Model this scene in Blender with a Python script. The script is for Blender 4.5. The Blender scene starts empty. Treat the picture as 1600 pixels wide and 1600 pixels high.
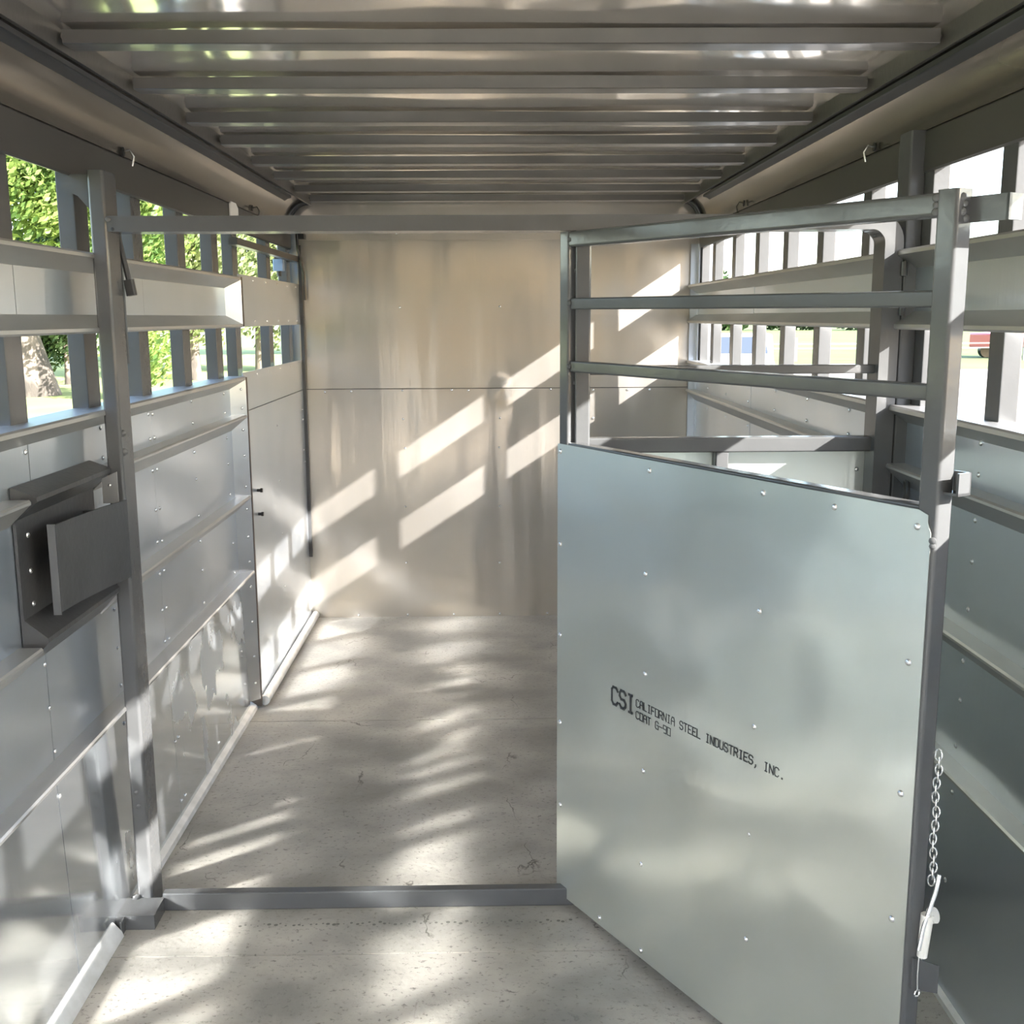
import bpy, math, random
from mathutils import Matrix, Vector
random.seed(7)
S = bpy.context.scene
C = S.collection
PI = math.pi

# ------------------------------------------------------------------ camera, light, exposure
cam_d = bpy.data.cameras.new('camera'); cam = bpy.data.objects.new('camera', cam_d); C.objects.link(cam)
r_ = Vector((0.99982902, -0.01787767, -0.00472457)); u_ = Vector((0.00781345, 0.176879, 0.98420159))
f_ = Vector((0.01675955, 0.98407022, -0.17698845))
M = Matrix((r_, u_, -f_)).transposed().to_4x4(); M.translation = Vector((0, 0, 1.40))
cam.matrix_world = M
cam_d.sensor_width = 36; cam_d.lens = 36 * 1691.94 / 1600; cam_d.clip_start = 0.05; cam_d.clip_end = 600
S.camera = cam

W = bpy.data.worlds.new('sky'); S.world = W; W.use_nodes = True
wn = W.node_tree.nodes; wl = W.node_tree.links
sky = wn.new('ShaderNodeTexSky'); sky.sky_type = 'NISHITA'; sky.sun_disc = False
sky.sun_elevation = math.radians(28); sky.sun_rotation = math.radians(126.8)
sky.air_density = 1.0; sky.dust_density = 1.2; sky.ozone_density = 1.0
wl.new(sky.outputs[0], wn['Background'].inputs['Color']); wn['Background'].inputs['Strength'].default_value = 0.32

sun_d = bpy.data.lights.new('sun', 'SUN'); sun_d.energy = 8.5; sun_d.angle = math.radians(0.6); sun_d.color = (1.0, 0.975, 0.94)
sun = bpy.data.objects.new('sun', sun_d); C.objects.link(sun)
sun.rotation_euler = Vector((-1.338, 1.0, -0.882)).to_track_quat('-Z', 'Y').to_euler(); sun.location = (10, -8, 8)

S.view_settings.view_transform = 'Standard'; S.view_settings.look = 'None'; S.view_settings.gamma = 1
S.view_settings.exposure = 2.0
S.view_settings.use_curve_mapping = False
S.cycles.max_bounces = 12; S.cycles.diffuse_bounces = 6; S.cycles.glossy_bounces = 6
S.cycles.caustics_reflective = True; S.cycles.blur_glossy = 0.0
S.cycles.use_guiding = True; S.cycles.use_surface_guiding = True; S.cycles.guiding_training_samples = 32
S.cycles.sample_clamp_indirect = 20

# ------------------------------------------------------------------ materials
def srgb(*c): return tuple((v / 12.92 if v <= .04045 else ((v + .055) / 1.055) ** 2.4) for v in [x / 255 for x in c])
def mat(name, col, rough=0.4, metal=0.0, col2=None, nscale=(8, 8, 8), detail=4, mixlo=.3, mixhi=.7,
        bump=None, coat=0.0, rough2=None, spec=0.5, aniso=None, speck=None, lobe=None):
    m = bpy.data.materials.new(name); m.use_nodes = True; t = m.node_tree; n = t.nodes; l = t.links
    b = n['Principled BSDF']; b.inputs['Metallic'].default_value = metal; b.inputs['Roughness'].default_value = rough
    b.inputs['Base Color'].default_value = (*col, 1); b.inputs['Specular IOR Level'].default_value = spec
    b.inputs['Coat Weight'].default_value = coat; b.inputs['Coat Roughness'].default_value = .1
    g = n.new('ShaderNodeNewGeometry')
    def noise(sc, det=4, rgh=.5, typ='noise'):
        mp = n.new('ShaderNodeMapping'); mp.inputs['Scale'].default_value = sc; l.new(g.outputs['Position'], mp.inputs['Vector'])
        x = n.new('ShaderNodeTexNoise' if typ == 'noise' else 'ShaderNodeTexVoronoi'); x.inputs['Scale'].default_value = 1
        if typ == 'noise': x.inputs['Detail'].default_value = det; x.inputs['Roughness'].default_value = rgh
        l.new(mp.outputs[0], x.inputs['Vector']); return x
    last = None
    if col2:
        x = noise(nscale, detail); rp = n.new('ShaderNodeMapRange'); rp.inputs[1].default_value = mixlo; rp.inputs[2].default_value = mixhi
        l.new(x.outputs[0], rp.inputs[0]); mx = n.new('ShaderNodeMix'); mx.data_type = 'RGBA'
        mx.inputs[6].default_value = (*col, 1); mx.inputs[7].default_value = (*col2, 1); l.new(rp.outputs[0], mx.inputs[0])
        last = mx.outputs[2]; l.new(last, b.inputs['Base Color'])
        if rough2 is not None:
            rr = n.new('ShaderNodeMapRange'); rr.inputs[3].default_value = rough; rr.inputs[4].default_value = rough2
            l.new(rp.outputs[0], rr.inputs[0]); l.new(rr.outputs[0], b.inputs['Roughness'])
    if speck:   # (scale, threshold lo, hi, colour)
        x = noise(speck[0], 6, .7); rp = n.new('ShaderNodeMapRange'); rp.inputs[1].default_value = speck[1]; rp.inputs[2].default_value = speck[2]
        l.new(x.outputs[0], rp.inputs[0]); mx = n.new('ShaderNodeMix'); mx.data_type = 'RGBA'
        l.new(rp.outputs[0], mx.inputs[0]); mx.inputs[7].default_value = (*speck[3], 1)
        if last: l.new(last, mx.inputs[6])
        else: mx.inputs[6].default_value = (*col, 1)
        last = mx.outputs[2]; l.new(last, b.inputs['Base Color'])
    if bump:
        nrm = None
        for sc, dist, det in bump:
            x = noise(sc, det); bp = n.new('ShaderNodeBump'); bp.inputs['Strength'].default_value = 1; bp.inputs['Distance'].default_value = dist
            l.new(x.outputs[0], bp.inputs['Height'])
            if nrm: l.new(nrm, bp.inputs['Normal'])
            nrm = bp.outputs[0]
        l.new(nrm, b.inputs['Normal'])
    if lobe:    # second, broader metal lobe: matt zinc skin over the bright sheet
        g2 = n.new('ShaderNodeBsdfPrincipled'); g2.inputs['Metallic'].default_value = 1; g2.inputs['Roughness'].default_value = lobe[0]
        if len(lobe) > 2: g2.inputs['Base Color'].default_value = (*lobe[2], 1)
        elif last: l.new(last, g2.inputs['Base Color'])
        else: g2.inputs['Base Color'].default_value = (*col, 1)
        if bump: l.new(nrm, g2.inputs['Normal'])
        ms = n.new('ShaderNodeMixShader'); ms.inputs[0].default_value = lobe[1]
        l.new(b.outputs[0], ms.inputs[1]); l.new(g2.outputs[0], ms.inputs[2]); l.new(ms.outputs[0], n['Material Output'].inputs['Surface'])
    return m
GC = (.60, .60, .57)
galv_wall = mat('galvanised_sheet', (.66, .70, .745), .16, .94, (.61, .65, .70), (3, 3, 1.2), 3, bump=[((2.2, 2.2, .9), .009, 1), ((70, 70, 5), .0003, 2)], rough2=.20, lobe=(.50, .35))
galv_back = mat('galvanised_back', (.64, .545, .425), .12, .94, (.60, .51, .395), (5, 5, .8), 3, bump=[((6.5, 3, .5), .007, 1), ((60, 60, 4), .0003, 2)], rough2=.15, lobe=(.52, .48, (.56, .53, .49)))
galv_roof = mat('galvanised_roof', (.86, .81, .73), .09, .98, (.80, .76, .69), (2, 1, 2), 2, bump=[((1.4, 2.6, 1), .026, 1), ((7, 1.2, 1), .0015, 1)], rough2=.12, lobe=(.42, .18))
galv_gate = mat('galvanised_gate', (.71, .74, .69), .17, .94, None, (4, 4, 2.5), 4, bump=[((3.2, 3.2, 3.2), .012, 1), ((60, 60, 8), .0003, 2)], lobe=(.50, .40))
galv_worn = mat('galvanised_worn', (.76, .79, .81), .11, .98, (.72, .75, .77), (5, 5, 3.5), 6, .58, .63, bump=[((2.5, 2.5, 1.2), .005, 1), ((90, 90, 9), .00012, 2)], rough2=.42,
                speck=((30, 30, 10), .62, .70, (.80, .81, .80)), lobe=(.50, .14))
rail_m = mat('rail_metal', (.56, .55, .53), .26, .85, (.50, .49, .475), (6, 3, 6), 3, bump=[((30, 8, 30), .0006, 2)], lobe=(.5, .4))
rivet_m = mat('rivet_metal', (.75, .75, .74), .25, .9)
steel = mat('painted_steel', (.085, .086, .086), .18, .0, (.074, .075, .075), (9, 9, 9), 3, coat=.0, bump=[((50, 50, 50), .0004, 3)], spec=.40)
steel_dk = mat('dark_steel', (.052, .051, .050), .38, .1, (.038, .038, .038), (7, 7, 7), 4, coat=.15, bump=[((60, 60, 60), .0006, 3)])
bow_m = mat('bow_paint', (.090, .083, .074), .30, .15, (.070, .066, .060), (7, 7, 7), 3, coat=.2, bump=[((4, 60, 60), .0004, 2)])
cove_m = mat('cove_paint', (.20, .18, .15), .14, .60, (.14, .125, .105), (6, 1.2, 6), 3, bump=[((8, 1.5, 8), .003, 1)])
fascia_m = mat('fascia_paint', (.070, .065, .058), .34, .2, (.055, .052, .047), (6, 2, 6), 3)
dark_m = mat('dark_gap', (.03, .03, .03), .5)
rust_m = mat('brown_edge', (.10, .07, .05), .5, .2, (.05, .04, .035), (20, 20, 20), 4)
black_m = mat('black_rubber', (.012, .012, .012), .35)
chrome = mat('zinc_chain', (.78, .78, .76), .25, .85)
white_p = mat('white_plastic', (.72, .70, .64), .35)
trim_m = mat('floor_trim_metal', (.78, .78, .76), .42, .40, (.60, .60, .57), (20, 20, 20), 4)
box_m = mat('blue_grey_box', srgb(120, 140, 165), .4)
ink_m = mat('black_ink', (.018, .02, .022), .6)

def floor_material():
    m = mat('floor_board', (.37, .345, .300), .50, 0, (.19, .18, .16), (3.2, 4.0, 1), 9, .38, .64, bump=[((45, 45, 45), .0012, 6), ((6, 9, 6), .002, 3)], rough2=.36,
            speck=((70, 90, 30), .56, .66, (.12, .11, .095)))
    t = m.node_tree; n = t.nodes; l = t.links; b = n['Principled BSDF']
    src = b.inputs['Base Color'].links[0].from_socket
    g = n.new('ShaderNodeNewGeometry'); mp = n.new('ShaderNodeMapping'); l.new(g.outputs['Position'], mp.inputs['Vector']); mp.inputs['Scale'].default_value = (2.1, 1.5, 1)
    nz = n.new('ShaderNodeTexNoise'); nz.inputs['Scale'].default_value = 7; nz.inputs['Detail'].default_value = 6
    l.new(mp.outputs[0], nz.inputs['Vector']); ad = n.new('ShaderNodeMix'); ad.data_type = 'VECTOR'; ad.inputs[0].default_value = .16
    l.new(mp.outputs[0], ad.inputs[4]); l.new(nz.outputs['Color'], ad.inputs[5])
    vo = n.new('ShaderNodeTexVoronoi'); vo.feature = 'DISTANCE_TO_EDGE'; vo.inputs['Scale'].default_value = 1.5; l.new(ad.outputs[1], vo.inputs['Vector'])
    cr = n.new('ShaderNodeMapRange'); cr.inputs[1].default_value = .0; cr.inputs[2].default_value = .006; cr.inputs[3].default_value = 1; cr.inputs[4].default_value = 0
    l.new(vo.outputs['Distance'], cr.inputs[0])
    n2 = n.new('ShaderNodeTexNoise'); n2.inputs['Scale'].default_value = 3.5; n2.inputs['Detail'].default_value = 3; l.new(mp.outputs[0], n2.inputs['Vector'])
    m2 = n.new('ShaderNodeMapRange'); m2.inputs[1].default_value = .53; m2.inputs[2].default_value = .62; l.new(n2.outputs[0], m2.inputs[0])
    mu = n.new('ShaderNodeMath'); mu.operation = 'MULTIPLY'; l.new(cr.outputs[0], mu.inputs[0]); l.new(m2.outputs[0], mu.inputs[1])
    mx = n.new('ShaderNodeMix'); mx.data_type = 'RGBA'; l.new(mu.outputs[0], mx.inputs[0]); l.new(src, mx.inputs[6]); mx.inputs[7].default_value = (.06, .05, .042, 1)
    l.new(mx.outputs[2], b.inputs['Base Color'])
    return m
floor_m = floor_material()

# ------------------------------------------------------------------ mesh helpers
class MB:
    def __init__(s): s.v = []; s.f = []
    def add(s, vs, fs):
        k = len(s.v); s.v += [tuple(v) for v in vs]; s.f += [tuple(i + k for i in f) for f in fs]; return s
    def box(s, x0, x1, y0, y1, z0, z1):
        return s.add([(x, y, z) for x in (x0, x1) for y in (y0, y1) for z in (z0, z1)],
                     [(0, 1, 3, 2), (4, 6, 7, 5), (0, 4, 5, 1), (2, 3, 7, 6), (0, 2, 6, 4), (1, 5, 7, 3)])
    def prism(s, pts, ext):     # closed outline of 3-D points extruded by a vector
        n = len(pts); e = Vector(ext); a = [Vector(p) for p in pts]
        nrm = Vector((0, 0, 0))
        for i in range(n): nrm += a[i].cross(a[(i + 1) % n])
        if nrm.dot(e) > 0: a.reverse()
        return s.add(a + [p + e for p in a], [tuple(range(n)), tuple(range(2 * n - 1, n - 1, -1))] + [(i, i + n, (i + 1) % n + n, (i + 1) % n) for i in range(n)])
    def bar(s, p0, p1, w, h, up=(0, 0, 1), r=.005, seg=3):   # rounded rectangular tube
        p0 = Vector(p0); p1 = Vector(p1); d = (p1 - p0).normalized(); up = Vector(up)
        a = d.cross(up).normalized(); b = a.cross(d).normalized(); pr = []
        for cx, cy, a0 in ((w / 2 - r, h / 2 - r, 0), (-w / 2 + r, h / 2 - r, 90), (-w / 2 + r, -h / 2 + r, 180), (w / 2 - r, -h / 2 + r, 270)):
            for k in range(seg + 1):
                t = math.radians(a0 + 90 * k / seg); pr.append(p0 + a * (cx + r * math.cos(t)) + b * (cy + r * math.sin(t)))
        return s.prism(pr, p1 - p0)
    def tube(s, pts, r, n=8, closed=False):
        P = [Vector(p) for p in pts]; m = len(P); rings = []; up = None
        for i in range(m):
            a = P[(i - 1) % m] if (closed or i) else P[0]; b = P[(i + 1) % m] if (closed or i < m - 1) else P[-1]
            d = (b - a).normalized()
            if up is None: up = Vector((0, 0, 1)) if abs(d.z) < .9 else Vector((1, 0, 0))
            x = d.cross(up).normalized(); y = x.cross(d).normalized(); up = y
            rr = r[i] if isinstance(r, (list, tuple)) else r
            rings.append([P[i] + x * rr * math.cos(2 * PI * k / n) + y * rr * math.sin(2 * PI * k / n) for k in range(n)])
        vs = [v for R in rings for v in R]; fs = []
        for i in range(m if closed else m - 1):
            j = (i + 1) % m
            for k in range(n): fs.append((i * n + k, i * n + (k + 1) % n, j * n + (k + 1) % n, j * n + k))
        if not closed: fs += [tuple(range(n - 1, -1, -1)), tuple((m - 1) * n + k for k in range(n))]
        return s.add(vs, fs)
    def dome(s, c, nrm, r, h, n=10, k=3):
        nrm = Vector(nrm).normalized(); a = nrm.orthogonal().normalized(); b = nrm.cross(a); c = Vector(c)
        vs = []; fs = []
        for j in range(k):
            t = j / k * PI / 2
            vs += [c + (a * math.cos(2 * PI * i / n) + b * math.sin(2 * PI * i / n)) * r * math.cos(t) + nrm * h * math.sin(t) for i in range(n)]
        vs.append(c + nrm * h)
        for j in range(k - 1):
            for i in range(n): fs.append((j * n + i, j * n + (i + 1) % n, (j + 1) * n + (i + 1) % n, (j + 1) * n + i))
        for i in range(n): fs.append(((k - 1) * n + i, (k - 1) * n + (i + 1) % n, k * n))
        return s.add(vs, fs)
    def map(s, fn): s.v = [tuple(fn(Vector(v))) for v in s.v]; return s

def wloc(o):
    v = Vector((0, 0, 0))
    while o: v += o.location; o = o.parent
    return v
def mesh_of(name, mb, m, org, smooth=40):
    me = bpy.data.meshes.new(name); me.from_pydata([tuple(Vector(v) - org) for v in mb.v], [], mb.f); me.validate(); me.update()
    if smooth:
        for p in me.polygons: p.use_smooth = True
        me.set_sharp_from_angle(angle=math.radians(smooth))
    me.materials.append(m); return me
def obj(name, mb, m, parent=None, smooth=35):
    xs, ys, zs = zip(*mb.v); org = Vector(((min(xs) + max(xs)) / 2, (min(ys) + max(ys)) / 2, min(zs)))
    me = mesh_of(name, mb, m, org, smooth); o = bpy.data.objects.new(name, me); C.objects.link(o)
    if parent: o.parent = parent; o.location = org - wloc(parent)
    else: o.location = org
    if smooth and smooth < 60 and len(mb.f) > 6:
        w = o.modifiers.new('normals', 'WEIGHTED_NORMAL'); w.keep_sharp = True; w.weight = 60
    return o
def tag(o, label, cat, group=None):
    o['label'] = label; o['category'] = cat
    if group: o['group'] = group
    return o
def empty(name, loc):
    o = bpy.data.objects.new(name, None); C.objects.link(o); o.location = loc; o.empty_display_size = .05; return o
def thing(name, label, cat, loc, group=None): return tag(empty(name, loc), label, cat, group)
def struct(o): o['kind'] = 'structure'; return o
_riv = {}
def rivets(parent, pts, nrm, r=.0055, name='rivet', m=None):
    key = (tuple(round(c, 3) for c in nrm), r, name)
    if key not in _riv: _riv[key] = mesh_of(name, MB().dome((0, 0, 0), nrm, r, r * .6), m or rivet_m, Vector((0, 0, 0)), 60)
    w = wloc(parent)
    for p in pts:
        o = bpy.data.objects.new(name, _riv[key]); C.objects.link(o); o.parent = parent; o.location = Vector(p) - w

# ------------------------------------------------------------------ key sizes of the trailer box
XL, XLR, XLF = -.900, -.855, -.865      # left sheet, rib ridge, flat far sheet
XR, XRR = .930, .885
YB, Y0, YS = 4.993, -1.55, 3.79          # back wall, rear opening, end of the ribbed left section
ZC = 1.93

# ------------------------------------------------------------------ floor, ceiling
fl = struct(empty('floor', (0, 2, 0)))
seams = [Y0, -.75, 0, .70, 1.45, 2.215, 3.645, YB + .01]
for a, b in zip(seams[:-1], seams[1:]):
    obj('floor_board', MB().box(XL - .05, XR + .05, a + .0022, b - .0022, -.03, 0), floor_m, fl)
obj('underlay', MB().box(XL - .08, XR + .08, Y0, YB + .05, -.07, -.031), dark_m, fl)
ce = struct(empty('ceiling', (0, 2, ZC)))
obj('roof_sheet', MB().box(-.86, .89, Y0, YB + .02, ZC, ZC + .02), galv_roof, ce)

wm = MB()
for k in range(58):
    x = -.60 + k * .0135 + random.uniform(-.004, .004); y = 2.338 + random.uniform(-.006, .006) - .00 * x; rr = random.uniform(.0018, .0052)
    wm.add([(x + rr * math.cos(a * PI / 4), y + rr * math.sin(a * PI / 4), .0004) for a in range(8)], [tuple(range(8))])
obj('water_marks', wm, mat('wet_spot', (.10, .092, .08), .45), fl, 0)

# ------------------------------------------------------------------ back wall (dented lower sheet)
bw = struct(empty('wall_back', (0, YB, 0)))
def sheet_grid(x0, x1, z0, z1, y, fn, nx=70, nz=60, th=.004):
    mb = MB(); n = nx + 1; vs = []
    for j in range(nz + 1):
        for i in range(n):
            x = x0 + (x1 - x0) * i / nx; z = z0 + (z1 - z0) * j / nz; vs.append((x, y + fn(x, z), z))
    mb.add(vs, [(j * n + i, j * n + i + 1, (j + 1) * n + i + 1, (j + 1) * n + i) for j in range(nz) for i in range(nx)])
    return mb
def dent(x, z):
    d = .010 * math.exp(-(((x - .045) / .035) ** 2 + ((z - 1.075) / .045) ** 2))
    d -= .004 * math.exp(-(((x - .10) / .045) ** 2 + ((z - 1.02) / .09) ** 2))
    return d + .0035 * math.sin(x * 9 + .6) * math.sin(z * 2.2 + .4) + .0012 * math.sin(x * 23 + 1) * math.cos(z * 3.0)
obj('sheet_panel', sheet_grid(XLF - .01, XR + .01, 0, 1.0785, YB - .003, dent), galv_back, bw, 80)
obj('sheet_panel', sheet_grid(XLF - .01, XR + .01, 1.0815, 1.745, YB, lambda x, z: dent(x, z) * .9), galv_back, bw, 80)
obj('sheet_panel', MB().box(XLF - .01, XR + .01, YB - .012, YB - .008, 1.742, ZC), galv_back, bw)
obj('outer_sheet', MB().box(XLF - .1, XR + .1, YB + .02, YB + .03, -.05, 1.98), galv_wall, bw)
BW = [(-0.424, 1.771), (0.03, 1.778), (-0.417, 1.446), (0.034, 1.448), (-0.648, 1.069), (-0.414, 1.072), (-0.188, 1.073), (-0.112, 1.071), (-0.768, 1.067), (0.264, 1.074), (-0.414, 0.941), (-0.409, 0.807), (0.031, 0.943), (0.027, 0.807), (-0.412, 0.533), (0.028, 0.531), (-0.846, 1.775), (-0.414, 0.264), (0.026, 0.261), (-0.645, 0.012), (-0.412, 0.012), (-0.193, 0.012), (0.025, 0.012), (0.251, 0.012), (.46, 1.07), (.62, 1.07), (.72, 1.07), (.46, .94), (.46, .80), (.46, 1.446), (.46, 1.775)]
obj('seam_strip', MB().box(XLF - .01, XR + .01, YB + .012, YB + .014, 1.05, 1.11), dark_m, bw)
rivets(bw, [(x, YB - (.013 if z > 1.74 else .006 if z < 1.08 else .004), z) for x, z in BW], (0, -1, 0), .0055)

# ------------------------------------------------------------------ left wall
wlft = struct(empty('wall_left', (XL, 2.4, 0)))
def lsheet(y0, y1, z0, z1, x, m): return obj('sheet_panel', MB().box(x - .003, x, y0, y1, z0, z1), m, wlft)
LB = [(2.081, 1.514), (2.089, 1.399), (2.482, 1.513), (2.49, 1.401), (2.836, 1.516), (2.87, 1.518), (3.243, 1.52), (3.63, 1.522), (3.75, 1.524), (2.838, 1.399), (2.875, 1.4), (3.245, 1.404), (3.63, 1.405), (3.75, 1.402)]
LL = [(2.085, 1.149), (2.085, 1.085), (2.489, 1.155), (2.491, 1.086), (2.84, 1.156), (2.875, 1.153), (2.843, 1.09), (2.881, 1.09), (3.252, 1.158), (3.253, 1.093), (3.646, 1.154), (3.649, 1.089), (2.845, 1.006), (2.883, 1.005), (2.853, 0.9), (2.886, 0.899), (2.848, 0.814), (2.888, 0.809), (3.252, 1.006), (3.256, 0.923), (3.261, 0.809), (3.656, 1.004), (3.657, 0.916), (3.66, 0.811), (3.261, 0.731), (3.269, 0.638), (3.268, 0.535), (3.667, 0.639), (3.67, 0.534), (2.852, 0.726), (2.89, 0.726), (2.854, 0.624), (2.891, 0.622), (2.859, 0.535), (2.897, 0.532), (3.678, 0.248), (3.28, 0.249), (3.299, 0.064), (2.902, 0.242), (2.871, 0.241), (2.914, 0.063), (2.875, 0.065), (2.498, 0.629), (2.502, 0.535), (2.494, 0.725), (2.504, 0.438), (2.513, 0.246), (2.091, 0.722), (2.096, 0.629), (2.105, 0.533), (2.104, 0.435)]
LF = [(4.339, 0.978), (4.349, 0.754), (4.354, 0.534), (4.361, 0.313), (4.723, 0.091), (4.56, 0.084), (4.365, 0.08), (4.187, 0.084), (4.01, 0.086), (4.927, 0.993), (4.94, 0.947), (4.936, 0.808), (4.94, 0.751), (4.87, 0.293)]
SY = [Y0, -.94, -.18, .58, 1.34, 2.10, 2.865, YS - .045]
for k, (a, b) in enumerate(zip(SY[:-1], SY[1:])):
    off = .0002 * (k % 2)
    lsheet(a, b - .002, .50, 1.185, XL + off, galv_wall)
    obj('sheet_panel', MB().prism([(XL + off + .016, a, 0), (XL + off, a, .50), (XL + off - .003, a, .50), (XL + off + .013, a, 0)], (0, b - .002 - a, 0)), galv_worn, wlft)
    lsheet(a, b - .002, 1.39, 1.525, XL + off, galv_wall)
    if b < 3.6: obj('seam_strip', MB().box(XL - .009, XL - .007, b - .02, b + .02, 0, 1.185).box(XL - .009, XL - .007, b - .02, b + .02, 1.39, 1.525), dark_m, wlft)
rivets(wlft, [(XL + .001 + max(0, .5 - z) * .032, y, z) for y, z in LB + LL], (1, 0, 0))
obj('seam_strip', MB().box(XLF - .012, XLF - .010, YS, YB, 1.05, 1.11), dark_m, wlft)
far = [(YS, YB, 0, 1.0785, XLF), (YS, YB, 1.0815, 1.215, XLF), (YS, YB, 1.372, 1.550, XLF)]
for a in far: lsheet(*a, galv_wall)
rivets(wlft, [(XLF + .0005, y, z) for y, z in LF], (1, 0, 0), .0045)
rivets(wlft, [(XLF + .0005, y, z) for z in (1.39, 1.535, 1.20) for y in (4.02, 4.24, 4.46, 4.68, 4.88)], (1, 0, 0), .004)
# end flange of the ribbed section: riveted strip and the dark edge
for z0, z1 in ((.035, 1.20), (1.372, 1.540)):
    zi0, zi1 = z0 + (.0 if z0 < .1 else .03), z1 - .03
    mb = MB().prism([(XL, YS - .055, zi0), (XLR, YS - .006, z0), (XLR, YS - .006, z1), (XL, YS - .055, zi1)], (-.002, .002, 0))
    obj('end_flange', mb, rail_m, wlft)
    obj('edge_strip', MB().box(XLF - .03, XLR + .002, YS - .004, YS + .010, z0 - (.03 if z0 < .1 else 0), z1), rust_m, wlft)
fx = lambda y: XL + (y - (YS - .055)) / .049 * .045 + .0012
rivets(wlft, [(fx(3.768), 3.768, z) for z in (1.16, 1.095, 1.02, .93, .82, .74, .64, .55, .46, .33, .20, .10)], (.7, -.7, 0), .005)
obj('corner_angle', MB().box(XLF, XLF + .014, YB - .024, YB - .010, .30, 1.72), steel_dk, wlft)

# ------------------------------------------------------------------ right wall
wrt = struct(empty('wall_right', (XR, 2.4, 0)))
def rsheet(y0, y1, z0, z1, x, m): return obj('sheet_panel', MB().box(x, x + .003, y0, y1, z0, z1), m, wrt)
for k, (a, b) in enumerate(zip([Y0, -.26, .50, 1.25, 2.62, 3.90], [-.25, .51, 1.26, 2.63, 3.91, YB])):
    off = .0015 * (k % 2)
    rsheet(a, b, 0, 1.185, XR - off, galv_wall); rsheet(a, b, 1.39, 1.525, XR - off, galv_wall)
RR = [(2.035, 1.160), (2.036, 1.099), (2.036, 1.01), (2.038, 0.928), (2.04, 0.832), (2.044, 0.725), (2.045, 0.643), (2.05, 0.545), (2.051, 0.445), (2.055, .25), (1.65, 1.160), (1.65, 1.09), (1.65, 1.01), (1.65, .93), (1.65, .83)]
RR += [(y, z) for y in (2.43, 2.81, 3.19, 3.56, 3.93, 4.31, 4.68) for z in (1.158, 1.095, 1.006, 1.40, 1.51)]
RR += [(2.55, 1.158), (2.55, 1.095), (2.06, 1.40), (2.06, 1.51)]
rivets(wrt, [(XR - .0018, y, z) for y, z in RR], (-1, 0, 0), .0058)
obj('corner_angle', MB().box(XR - .035, XR, YB - .014, YB - .010, .02, 1.72).box(XR - .004, XR, YB - .05, YB - .010, .02, 1.72), galv_wall, wrt)

# ------------------------------------------------------------------ ribs and cap rails of the walls (folded hat profiles)
def rib(side, z, y0, y1, name, label, group=None, kind='rib', m=rail_m):
    if side == 'l': xs, xr, sg = XL, XLR, 1
    else: xs, xr, sg = XR, XRR, -1
    if kind == 'rib': pr = [(xs, z), (xr - sg * .003, z), (xr, z - .004), (xr, z - .009), (xs, z - .052)]
    elif kind == 'cap': pr = [(xs - sg * .04, z), (xr - sg * .003, z), (xr, z - .004), (xr, z - .012), (xs, z - .042), (xs - sg * .04, z - .042)]
    elif kind == 'top': pr = [(xs - sg * .006, z), (xr - sg * .003, z), (xr, z - .004), (xr, z - .011), (xs, z - .040), (xs - sg * .006, z - .040)]
    else: pr = [(xs - sg * .006, z), (xr - sg * .003, z), (xr, z + .004), (xr, z + .011), (xs, z + .040), (xs - sg * .006, z + .040)]
    o = obj(name, MB().prism([(x, y0, zz) for x, zz in pr], (0, y1 - y0, 0)), m)
    return tag(o, label, 'rail', group)
g = 'folded metal rails along the left wall'
nm = {1.072: 'upper', .788: 'middle', .516: 'lower'}
for z in (1.072, .788, .516):
    if z != .516:
        rib('l', z, Y0, 1.988, 'wall_rail', 'folded galvanised rail on left wall, %s, running up to the grey latch plate' % nm[z], g)
        rib('l', z, 2.412, YS - .004, 'wall_rail', 'folded galvanised rail on left wall behind the post, %s of the three' % {1.072: 'highest', .788: 'second'}[z], g)
    else:
        rib('l', z, Y0, YS - .004, 'wall_rail', 'long folded galvanised rail low on left wall, lowest of the three', g)
rib('l', 1.204, Y0, YS - .004, 'cap_rail', 'cap rail along top edge of the lower left wall', g, 'cap')
rib('l', 1.541, Y0, YS - .004, 'band_rail', 'top edge rail of the narrow sheet band on left wall', g, 'top')
rib('l', 1.370, Y0, YS - .004, 'band_rail', 'bottom edge rail of the narrow sheet band on left wall', g, 'bot')
g = 'folded metal rails along the right wall'
for z, w in ((1.072, 'upper'), (.788, 'middle'), (.516, 'lower')):
    rib('r', z, Y0, YB - .012, 'wall_rail', 'folded galvanised rail on right wall beside the gate post, %s of three' % w, g)
rib('r', 1.204, Y0, YB - .012, 'cap_rail', 'cap rail along top edge of the lower right wall', g, 'cap')
rib('r', 1.541, Y0, YB - .012, 'band_rail', 'top edge rail of the narrow sheet band on right wall', g, 'top')
rib('r', 1.370, Y0, YB - .012, 'band_rail', 'bottom edge rail of the narrow sheet band on right wall', g, 'bot')
o = tag(obj('gap_rail', MB().box(XLF - .03, XLF, YS + .01, YB - .02, 1.648, 1.672), fascia_m), 'thin grey rail crossing the upper gap of the left wall near the back', 'rail')

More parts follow.
